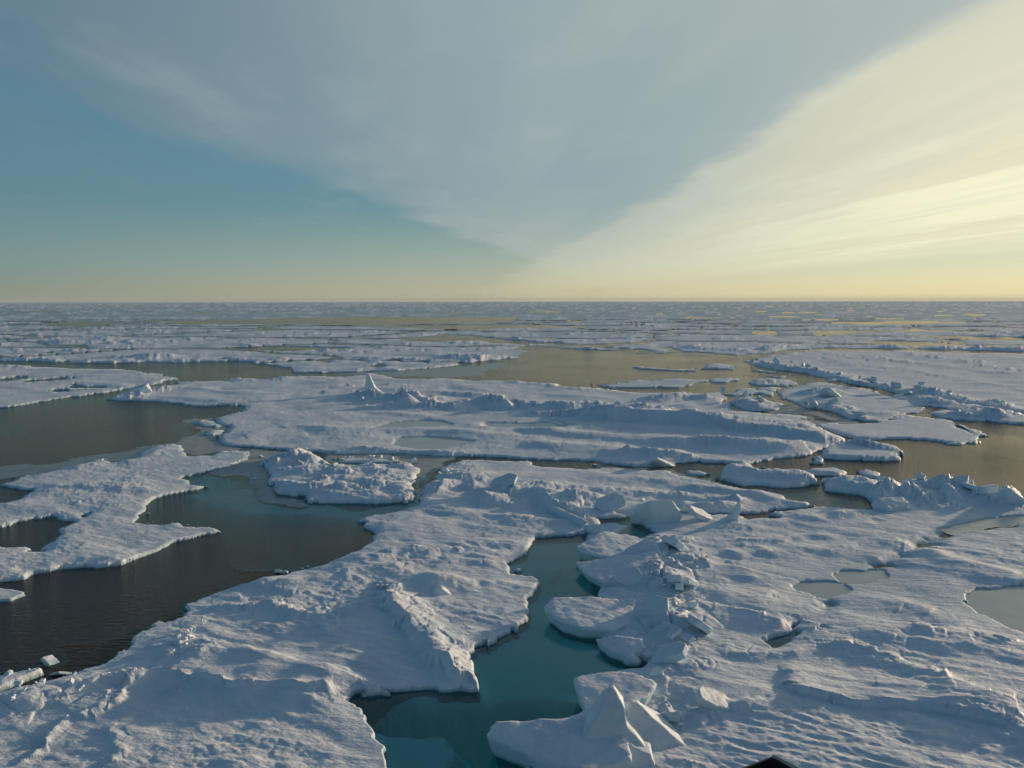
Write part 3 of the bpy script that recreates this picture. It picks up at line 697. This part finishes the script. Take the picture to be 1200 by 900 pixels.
fin((752,866), [(-1.0,-.3),(-.75,.5),(-.62,1.2),(-.45,1.42),(-.2,1.38),(.1,1.1),(.45,.8),(.8,.5),(1.2,.2),(1.5,-.3)], 1.1, 'blunt ice block with a sloping sunlit back, just right of the horn-like one', 22, yaw=.15)
fin((728,893), [(-1.1,-.3),(-.9,.4),(-.5,.75),(.0,.85),(.4,.6),(.9,.5),(1.2,-.3)], .8, 'low rounded block leaning on the foot of the horn-like one', 24)
fin((770,800), [(-.5,-.2),(-.35,.3),(-.25,.6),(-.05,.72),(.15,.55),(.22,.25),(.2,-.2)], .22, 'small curled fin of ice right of the flat-fronted slab', 35)
peak((765,880), (752,832), 1.1, .9, .8, 'rounded snowy hump to the right of the horn-like pinnacle', 23)
peak((775,660), (776,643), .95, .6, .6, 'pointed lump of ice at the top of the slab row', 24)
fin((436,462), [(-1.5,-.3),(-1.0,.7),(-.85,1.8),(-.95,3.0),(-.75,3.5),(-.35,3.2),(.15,2.0),(.5,1.2),(1.3,.6),(1.9,-.3)], .9, 'lone upright fin of ice standing on the middle floe', 25, voxel=.11, name='ice_fin')
peak((480,478), (476,460), 1.9, 3.2, 2.2, 'low snow hill right of the lone upright fin', 26, voxel=.16, name='ice_hummock')
peak((585,480), (592,468), 1.6, 3.2, 2.2, 'peaked hummock at the left end of the middle ridge', 27, voxel=.16, name='ice_hummock')
fin((860,616), [(-1.7,-.2),(-1.1,.25),(-.5,.6),(-.1,.95),(.05,1.45),(.25,1.6),(.42,1.45),(.38,1.05),(.2,.6),(.3,-.2)], .4, 'curled snow-capped tooth of ice standing on the right foreground floe', 28, voxel=.06, name='ice_tooth')
peak((1113,590), (1110,566), 1.3, 1.5, 1.1, 'rounded boss in the ridge on the far rim of the right foreground floe', 29, voxel=.1, name='ice_hummock')
peak((1180,592), (1180,571), 1.7, 1.9, 1.1, 'pointed block at the right end of the ridge facing open water', 30, voxel=.1, name='ice_hummock')
peak((973,466), (971,454), 2.2, 2.4, 2.2, 'pointed dark hummock on the rough floe right of centre', 31, voxel=.16, name='ice_hummock')
peak((515,700), (515,686), .8, 1.2, .8, 'small sharp snow mound on the left foreground floe', 32, voxel=.07, name='ice_hummock')
peak((772,545), (768,536), 1.1, 1.6, 1.2, 'small knobbly mound at the near rim of the middle floe', 33, voxel=.1, name='ice_hummock')
peak((740,757+18), (738,765), .55, .5, .45, 'small chunk beside the pale spur of the pool', 34, voxel=.06, name='ice_hummock')

def plate(px, py, L_, W_, T_, tilt, yaw, label, seed, up=.25):
    x, y = pix(px, py); random.seed(seed)
    pts = []
    for (a_, b_) in ((-.5,-.4),(-.1,-.55),(.45,-.45),(.55,.1),(.3,.5),(-.35,.48),(-.55,.1)):
        a2 = a_*L_*random.uniform(.85,1.1); b2 = b_*W_*random.uniform(.85,1.1)
        pts += [(a2, b2, T_/2), (a2*.93, b2*.93, -T_/2)]
    o = solid('ice_block', hull_bm(pts), .05, .05, .7, seed)
    o.location = (x, y, world_h(x, y)*.7+up); o.rotation_euler = (R(tilt[0]), R(tilt[1]), R(yaw))
    tag(o, label, 'ice block'); return o
plate(752,662, 2.0,1.4,.35, (35,-20), 20, 'tilted plate with a sunlit rim just right of the wedge slab', 41)
plate(790,655, 1.8,1.3,.4, (15,30), 60, 'tilted plate at the head of the ridge right of the pool', 42)
plate(735,690, 1.6,1.2,.3, (40,10), -15, 'leaning plate behind the thick overhanging slab', 43)
plate(800,700, 1.7,1.1,.35, (-20,25), 35, 'snowy plate on the right flank of the ridge beside the pool', 44)
plate(762,735, 1.9,1.2,.35, (25,-25), 5, 'leaning plate above the pale spur of the pool', 45)
plate(818,748, 1.5,1.1,.3, (30,20), 80, 'half-buried plate at the lower right of the ridge beside the pool', 46)
plate(785,783, 1.7,1.0,.35, (20,-30), -30, 'upturned plate right of the small curled fin', 47)
plate(835,838, 1.5,.9,.3, (20,25), 15, 'half-buried plate with a dark slot below it, right of the pinnacles', 48, .1)
plate(716,600, 2.2,1.4,.35, (30,-15), 10, 'tilted plate left of the pale pyramid-shaped slab', 49)
plate(820,612, 2.0,1.3,.35, (25,20), 40, 'tilted plate right of the pale pyramid-shaped slab', 50)
plate(590,580, 2.0,1.3,.35, (30,-20), 0, 'tilted plate on the central hummock of the left foreground floe', 51)

# loose chunks: a few kinds, many copies
protos = []
for k in range(9):
    random.seed(100+k)
    ax, ay, az = random.uniform(.7, 1.2), random.uniform(.6, .95), random.uniform(.28, .6)
    pts = []
    for sx in (-1, 1):
        for sy in (-1, 1):
            for sz in (-1, 1):
                pts.append((sx*ax*random.uniform(.6, 1)*.5, sy*ay*random.uniform(.6, 1)*.5, sz*az*random.uniform(.6, 1)*.5))
    for q in range(3): pts.append((random.uniform(-.5, .5)*ax, random.uniform(-.5, .5)*ay, random.uniform(-.45, .45)*az))
    o = solid('ice_chunk', hull_bm(pts), .045, .035, .35, 60+k, smooth_it=1)
    protos.append(o)
used = [False]*len(protos)
def chunk(x, y, size, label, group, z=None, flat=1.):
    k = random.randrange(len(protos)); o = protos[k]
    if used[k]: o = o.copy(); COL.objects.link(o)
    used[k] = True
    for key in ('label', 'category', 'group'):
        if key in o: del o[key]
    o.location = (x, y, (world_h(x, y) if z is None else z)+size*.02)
    o.rotation_euler = (random.gauss(0, .35), random.gauss(0, .35), random.uniform(0, 6.28))
    s = size; o.scale = (s*random.uniform(.8, 1.3), s*random.uniform(.7, 1.1), s*random.uniform(.7, 1.1)*flat)
    tag(o, label, 'ice chunk', group)
    return o
def scatter(line, n, spread, smin, smax, label, group, z=None):
    pts = P(*line)
    for q in range(max(3, int(n*.56))):
        t = random.uniform(0, len(pts)-1.001); i = int(t); f = t-i
        x = pts[i][0]*(1-f)+pts[i+1][0]*f+random.gauss(0, spread); y = pts[i][1]*(1-f)+pts[i+1][1]*f+random.gauss(0, spread)
        s = smin+(smax-smin)*random.random()**2.2
        chunk(x, y, s, label, group, z)
random.seed(5)
scatter([(10,833),(60,820),(110,811),(165,800)], 26, .35, .12, .38, 'small snow chunk in the rubble line at the lower left', 'chunks in the lower left rubble line')
scatter([(190,775),(215,765),(240,755)], 18, .45, .12, .42, 'small snow chunk in the rubble patch left of the drift ridge', 'chunks in the left rubble patch')
scatter([(228,750),(245,738)], 8, .4, .12, .35, 'small snow chunk in the upper rubble patch of the left floe', 'chunks in the upper left rubble patch')
scatter([(455,710),(475,740),(495,768)], 14, .35, .12, .4, 'small chunk along the hummock ridge of the left foreground floe', 'chunks on the hummock ridge')
scatter([(775,650),(790,680),(775,720),(770,745),(800,765)], 34, .9, .2, .85, 'broken ice chunk in the ridge right of the turquoise pool', 'chunks in the ridge beside the pool')
scatter([(760,800),(790,830),(800,870)], 14, .6, .2, .7, 'broken ice chunk on the slope right of the tall pinnacle', 'chunks right of the pinnacle')
scatter([(500,575),(520,560),(545,548)], 16, .8, .25, .9, 'ice chunk on the mound beside the narrow channel', 'chunks beside the narrow channel')
scatter([(395,540),(440,541),(480,543)], 18, 1.0, .3, 1.0, 'ice chunk in the rubble strip behind the island floe', 'chunks in the rubble strip')
scatter([(325,542),(350,534),(375,538)], 12, .8, .3, 1.1, 'ice chunk heaped on the top of the island floe', 'chunks on the island floe')
scatter([(1040,575),(1090,572),(1140,583),(1190,588)], 26, .9, .35, 1.4, 'ice chunk in the ridge facing the right-hand open water', 'chunks in the right rim ridge')
scatter([(430,470),(460,468),(500,474)], 16, 1.6, .5, 1.5, 'ice chunk around the foot of the lone upright fin', 'chunks around the upright fin')
scatter([(600,480),(680,482),(750,480)], 22, 1.8, .5, 1.6, 'ice chunk along the ridge crossing the middle floe', 'chunks on the middle ridge')
scatter([(885,428),(950,438),(1015,454)], 26, 2.2, .7, 2.4, 'ice chunk in the dark pressure ridge right of centre', 'chunks in the dark pressure ridge')
scatter([(1050,462),(1115,472),(1190,488)], 26, 2.0, .7, 2.2, 'ice chunk in the crushed belt at the far right', 'chunks in the crushed belt')
scatter([(850,470),(900,475),(960,480),(1000,490)], 22, 2.2, .5, 1.8, 'ice chunk in the broken belt right of centre', 'chunks in the broken belt')
scatter([(700,595),(760,600),(820,598)], 14, 1.0, .3, 1., 'ice chunk among the hummocks behind the pale pyramid slab', 'chunks behind the pyramid slab')
def pchunk(x, y, px, label, z=.0, flat=1.):
    p = pix(x, y); chunk(p[0], p[1], px*p[1]/1000, label, None, z, flat)
pchunk(58,776,26,'white ice chunk floating in dark water above a flatter one', .05, .8)
pchunk(70,790,26,'flat ice chunk floating between the white chunk and the shore', .0, .5)
pchunk(329,671,13,'small bright chunk of ice afloat at the shore of the brown lead', .05)
pchunk(163,462,24,'bright jagged lump at the tip of the far left floe', .6, 1.3)
pchunk(812,500,9,'tiny dark chunk on the big shaded drift of the middle floe', 1.2)
p_ = pix(812,500)

# loose fragments in the leads
random.seed(77)
scatter([(620,543),(700,545),(780,552)], 14, .7, .15, .7, 'loose ice fragment in the long crack across the middle', 'fragments in the long crack', 0.)
scatter([(820,556),(900,547),(960,545),(1000,548)], 14, 1.0, .2, .8, 'loose ice fragment in the right-hand lead', 'fragments in the right-hand lead', 0.)
scatter([(235,520),(262,530),(305,540),(312,560)], 22, .9, .15, .6, 'bit of brash ice in the slush left of the island floe', 'brash by the island floe', 0.)
scatter([(486,590),(490,572),(500,556),(520,545)], 14, .5, .12, .5, 'bit of brash ice in the narrow channel', 'brash in the narrow channel', 0.)
scatter([(800,470),(850,486),(920,486),(980,496)], 24, 1.8, .3, 1.3, 'broken ice cake afloat in the belt right of centre', 'cakes in the broken belt', 0.)
scatter([(670,650),(688,690),(715,757),(735,775)], 14, .3, .1, .35, 'bit of ice under the overhanging slabs at the pool edge', 'bits at the pool edge', 0.)
scatter([(480,443),(600,450),(700,452)], 16, 1.5, .3, 1.0, 'ice fragment along the near shore of the central lead', 'fragments on the central lead shore', .1)

# shards of brash ice along the left shores
random.seed(9)
scatter([(170,603),(167,612),(185,617),(215,615)], 26, .35, .08, .3, 'bit of brash ice washed against the bay of the holed floe', 'brash ice in the bay', 0.)
scatter([(340,669),(360,664),(372,661)], 9, .25, .08, .22, 'bit of brash ice at the shore of the brown lead', 'brash ice along the brown lead', 0.)
scatter([(5,800),(25,794),(45,790)], 12, .2, .12, .3, 'knob of ice on the rubbly lump in the dark water', 'knobs on the rubbly lump', .3)

# ------------------------------------------------------------------ water
def box_mesh(name, x0, x1, y0, y1, z0, z1, mat):
    v = [(x0,y0,z0),(x1,y0,z0),(x1,y1,z0),(x0,y1,z0),(x0,y0,z1),(x1,y0,z1),(x1,y1,z1),(x0,y1,z1)]
    f = [(0,3,2,1),(4,5,6,7),(0,1,5,4),(1,2,6,5),(2,3,7,6),(3,0,4,7)]
    me = bpy.data.meshes.new(name); me.from_pydata(v, [], f); me.update(); me.materials.append(mat)
    o = bpy.data.objects.new(name, me); COL.objects.link(o); return o
tag(box_mesh('water', -16000, 16000, -3000, 14000, -4.5, 0, M_WATER), kind='structure')
fl = mesh_np('sea_floor', np.array([(-16100,-3100,-4.4),(16100,-3100,-4.4),(16100,13990,-4.4),(-16100,13990,-4.4)], float), np.array([[0,1,2,3]]), M_DEEP, smooth=False)
tag(fl, kind='structure')

# ------------------------------------------------------------------ tip of the ship's bow, bottom edge
ship = bpy.data.objects.new('ship_bow', None); COL.objects.link(ship); ship.location = (3, 8, 0)
tag(ship, 'dark tip of the ship bow with a pale rope, poking in at the bottom edge', 'ship')
ZB_ = 6.4
tip = pix(903, 887, ZB_); lf = pix(866, 901, ZB_); rt = pix(930, 901, ZB_)
outline = [tip, (tip[0]+.07, tip[1]-.06), rt, (rt[0]+1.6, rt[1]-2.2), (rt[0]+2.8, rt[1]-6.5), (rt[0]+3.0, -8), (-4.4, -8), (-4.2, 9.), (-2.2, 12.6), (1.4, 14.6), lf]
def prism(name, pts, z0, z1, mat, parent, taper=1., thick=None):
    n = len(pts); cx_ = 1.5; cy_ = 4
    v = []; f = []
    for z, k in ((z0, taper), (z1, 1.)):
        for (x, y) in pts: v.append((cx_+(x-cx_)*k-3, cy_+(y-cy_)*k-8, z))
    for i in range(n):
        j = (i+1) % n; f.append((j, i, n+i, n+j))
    f.append(tuple(range(n, 2*n))[::-1]); f.append(tuple(range(n)))
    me = bpy.data.meshes.new(name); me.from_pydata(v, [], f); me.update(); me.materials.append(mat)
    o = bpy.data.objects.new(name, me); COL.objects.link(o); o.parent = parent
    bm = bmesh.new(); bm.from_mesh(me); bmesh.ops.recalc_face_normals(bm, faces=bm.faces); bm.to_mesh(me); bm.free()
    return o
prism('hull', outline, -1.2, 5.6, M_HULL, ship, .82)
def wall_ring(name, pts, z0, z1, t, mat, parent):
    c = Vector((1.5, 4)); v = []; f = []; n = len(pts)
    for (x, y) in pts:
        p = Vector((x, y)); q = p+(c-p).normalized()*t
        for a, z in ((p, z0), (p, z1), (q, z1), (q, z0)): v.append((a[0]-3, a[1]-8, z))
    for i in range(n):
        j = (i+1) % n
        for k in range(4): l = (k+1) % 4; f.append((i*4+k, j*4+k, j*4+l, i*4+l))
    me = bpy.data.meshes.new(name); me.from_pydata(v, [], f); me.update(); me.materials.append(mat)
    o = bpy.data.objects.new(name, me); COL.objects.link(o); o.parent = parent
    bm = bmesh.new(); bm.from_mesh(me); bmesh.ops.recalc_face_normals(bm, faces=bm.faces); bm.to_mesh(me); bm.free()
    return o
wall_ring('bulwark', outline, 5.603, ZB_, .06, M_HULL, ship)
# rope hanging over the tip and running aft along the rail
cu = bpy.data.curves.new('rope', 'CURVE'); cu.dimensions = '3D'; cu.bevel_depth = .022; cu.bevel_resolution = 3
spn = cu.splines.new('POLY')
pl = [(tip[0]+.03, tip[1]+.02, ZB_-.55), (tip[0]+.03, tip[1]+.02, ZB_-.1), (tip[0]+.04, tip[1], ZB_+.02), (rt[0]+.03, rt[1]+.03, ZB_+.015), (rt[0]+1.63, rt[1]-2.17, ZB_+.02)]
spn.points.add(len(pl)-1)
for q, p in zip(spn.points, pl): q.co = (p[0]-3, p[1]-8, p[2], 1)
tmp = bpy.data.objects.new('rope_tmp', cu); COL.objects.link(tmp)
dg = bpy.context.evaluated_depsgraph_get(); dg.update()
me = bpy.data.meshes.new_from_object(tmp.evaluated_get(dg)); me.materials.clear(); me.materials.append(M_ROPE)
bpy.data.objects.remove(tmp)
ro = bpy.data.objects.new('rope', me); COL.objects.link(ro); ro.parent = ship

# ------------------------------------------------------------------ sun and sky
SUN_AZ, SUN_EL = R(52), R(7.5)
ld = bpy.data.lights.new('sun', 'SUN'); ld.energy = 3.5; ld.angle = R(2.0); ld.color = (1, .77, .54)
lo = bpy.data.objects.new('sun', ld); COL.objects.link(lo)
sd = Vector((math.sin(SUN_AZ)*math.cos(SUN_EL), math.cos(SUN_AZ)*math.cos(SUN_EL), math.sin(SUN_EL)))
lo.rotation_euler = sd.to_track_quat('Z', 'Y').to_euler()
W = bpy.data.worlds.new('World'); S.world = W; W.use_nodes = True
nt = W.node_tree; nt.nodes.clear(); N = nt.nodes.new; L = nt.links.new
wo = N('ShaderNodeOutputWorld'); bg = N('ShaderNodeBackground'); L(bg.outputs[0], wo.inputs[0])
sky = N('ShaderNodeTexSky'); sky.sky_type = 'NISHITA'; sky.sun_disc = False
sky.sun_elevation = SUN_EL; sky.sun_rotation = SUN_AZ; sky.air_density = 1.0; sky.dust_density = 1.2; sky.ozone_density = 1.5; sky.altitude = 0
bg.inputs['Strength'].default_value = .10
tc = N('ShaderNodeTexCoord'); sx = N('ShaderNodeSeparateXYZ'); L(tc.outputs['Generated'], sx.inputs[0])
def mth(op, a, b=None, c=None, clamp=False):
    n = N('ShaderNodeMath'); n.operation = op; n.use_clamp = clamp
    for i, v in enumerate((a, b, c)):
        if v is None: continue
        if isinstance(v, (int, float)): n.inputs[i].default_value = v
        else: L(v, n.inputs[i])
    return n.outputs[0]
def mrange(v, a, b, c=0., d=1., smooth=True):
    n = N('ShaderNodeMapRange'); n.interpolation_type = 'SMOOTHSTEP' if smooth else 'LINEAR'
    L(v, n.inputs['Value']); n.inputs['From Min'].default_value = a; n.inputs['From Max'].default_value = b; n.inputs['To Min'].default_value = c; n.inputs['To Max'].default_value = d
    return n.outputs[0]
def mixc(f, a, b):
    n = N('ShaderNodeMix'); n.data_type = 'RGBA'; n.clamp_factor = True
    if isinstance(f, (int, float)): n.inputs[0].default_value = f
    else: L(f, n.inputs[0])
    for k, v in ((6, a), (7, b)):
        if isinstance(v, tuple): n.inputs[k].default_value = (*v, 1)
        else: L(v, n.inputs[k])
    return n.outputs[2]
def wnoise(x, y, scale, detail, rough=.55, seed=0.):
    c = N('ShaderNodeCombineXYZ')
    L(x, c.inputs[0]); L(y, c.inputs[1]); c.inputs[2].default_value = seed
    n = N('ShaderNodeTexNoise'); n.inputs['Scale'].default_value = scale; n.inputs['Detail'].default_value = detail; n.inputs['Roughness'].default_value = rough
    L(c.outputs[0], n.inputs['Vector']); return n.outputs[0]
z = mth('MAXIMUM', sx.outputs['Z'], .012)
u0 = mth('DIVIDE', sx.outputs['X'], z); v = mth('DIVIDE', sx.outputs['Y'], z)
u = mth('MULTIPLY_ADD', v, .06, u0)                        # cloud bands run to one point on the horizon
vs = mth('MULTIPLY', v, .12)
nA = wnoise(u, vs, .9, 6, .55, 1.)                         # long streaks
nB = wnoise(u, vs, 3.2, 6, .6, 7.)
nC = wnoise(u, v, .35, 5, .6, 3.)
uw = mth('ADD', u, mth('MULTIPLY', mth('SUBTRACT', nB, .5), .35))
uw = mth('ADD', uw, mth('MULTIPLY', mth('SUBTRACT', nA, .5), 1.1))
uw = mth('ADD', uw, mth('MULTIPLY', mth('SUBTRACT', nC, .5), 1.3))
nD = wnoise(u, mth('MULTIPLY', v, .35), 1.7, 8, .62, 11.)                     # wisps
# distance from the sun direction
dot = N('ShaderNodeVectorMath'); dot.operation = 'DOT_PRODUCT'; L(tc.outputs['Generated'], dot.inputs[0]); dot.inputs[1].default_value = sd
glow = mrange(dot.outputs['Value'], .55, 1.0)
Z = sx.outputs['Z']
gapline = mth('MULTIPLY_ADD', v, .20, -2.75)
gap = mth('SUBTRACT', uw, gapline)                         # <0 inside the blue gap
veil = mrange(gap, -.12, .5)
veil_n = mth('MULTIPLY', veil, mrange(nA, .3, .7, .70, 1.))
veil_n = mth('MAXIMUM', veil_n, mth('MULTIPLY', mrange(nD, .5, .8), .25))
veil_n = mth('MULTIPLY', veil_n, mrange(Z, .30, .62, 1., .14))      # the veil thins out overhead
veil_n = mth('MULTIPLY', veil_n, mrange(sx.outputs['Y'], -.3, .4, .3, 1.))
hazeband = mrange(Z, .0, .11, .85, 0.)
streaks = mth('MULTIPLY', mrange(Z, .02, .12, 0., .5), mrange(nB, .5, .75))
veil_n = mth('MAXIMUM', veil_n, mth('MULTIPLY', streaks, mrange(Z, .12, .28, 1., 0.)))
bright = mth('MULTIPLY', mth('MULTIPLY_ADD', mrange(uw, 1.6, 2.1), .6, mth('MULTIPLY', mrange(uw, 1.9, 4.5), .4)), mrange(uw, 12.5, 8.0))
D_ = dot.outputs['Value']
vc1 = mixc(mrange(D_, .05, .66, smooth=False), (.80,1.5,2.15), (3.0,3.75,3.85))
veilcol = mixc(mrange(D_, .62, .98), vc1, (5.0,5.2,4.5))
veilcol = mixc(mth('MULTIPLY', mrange(nD, .46, .78), .22), veilcol, (4.6,4.9,4.7))
brcol = mixc(mrange(D_, .66, .97), (5.2,5.4,4.6), (9.3,8.9,6.3))
brcol = mixc(mrange(nB, .35, .7, 0., .22), brcol, veilcol)
brcol = mixc(mrange(nA, .46, .58, 0., .38), brcol, (5.6,5.2,3.9))
hz1 = mixc(mrange(D_, .1, .66, smooth=False), (2.35,2.65,2.0), (5.3,4.8,3.0))
hazecol = mixc(mrange(D_, .6, .97, smooth=False), hz1, (9.2,7.7,3.9))
hu1 = mixc(mrange(D_, .1, .66, smooth=False), (2.05,3.0,2.9), (4.7,5.0,4.1))
hazeup = mixc(mrange(D_, .6, .97, smooth=False), hu1, (8.3,8.2,5.1))
hazecol = mixc(mrange(Z, .0, .055), hazecol, hazeup)
base = N('ShaderNodeMix'); base.data_type = 'RGBA'; base.blend_type = 'MULTIPLY'; base.inputs[0].default_value = 1.
L(sky.outputs[0], base.inputs[6]); base.inputs[7].default_value = (.50,.80,1.06,1)
clear = mixc(mrange(Z, .25, .5, .5, .05), base.outputs[2], (1.25,2.5,3.05))
col = mixc(veil_n, clear, veilcol)
brf = mth('MULTIPLY', bright, mrange(Z, .35, .6, .92, .12)); brf = mth('MULTIPLY', brf, mrange(D_, .60, .86, .7, 1.))
col = mixc(brf, col, brcol)
hazeband = mth('MULTIPLY', mrange(Z, -.02, .12, 1., 0.), .97)
col = mixc(hazeband, col, hazecol)
L(col, bg.inputs['Color'])

hz, hnt, hN, hL = nodes('pale_haze')
ho = hN('ShaderNodeOutputMaterial'); hv = hN('ShaderNodeVolumePrincipled'); hv.inputs['Color'].default_value = (.80,.88,.95,1); hv.inputs['Density'].default_value = 6e-5; hv.inputs['Anisotropy'].default_value = 0.
hL(hv.outputs[0], ho.inputs['Volume'])
tag(box_mesh('haze', -17000, 17000, -4000, 15000, -6, 45, hz), kind='stuff')

# ------------------------------------------------------------------ camera and output
cam = bpy.data.cameras.new('camera'); co = bpy.data.objects.new('camera', cam); COL.objects.link(co)
cam.sensor_width = 36; cam.lens = 30; cam.clip_start = .1; cam.clip_end = 60000
co.location = (0, 0, H); co.rotation_euler = (R(90)-PITCH, R(.07), 0)
S.camera = co
S.view_settings.view_transform = 'Standard'; S.view_settings.look = 'None'; S.view_settings.gamma = 1; S.view_settings.exposure = .14
S.render.engine = 'CYCLES'
S.cycles.transparent_max_bounces = 8; S.cycles.max_bounces = 6; S.cycles.volume_bounces = 0
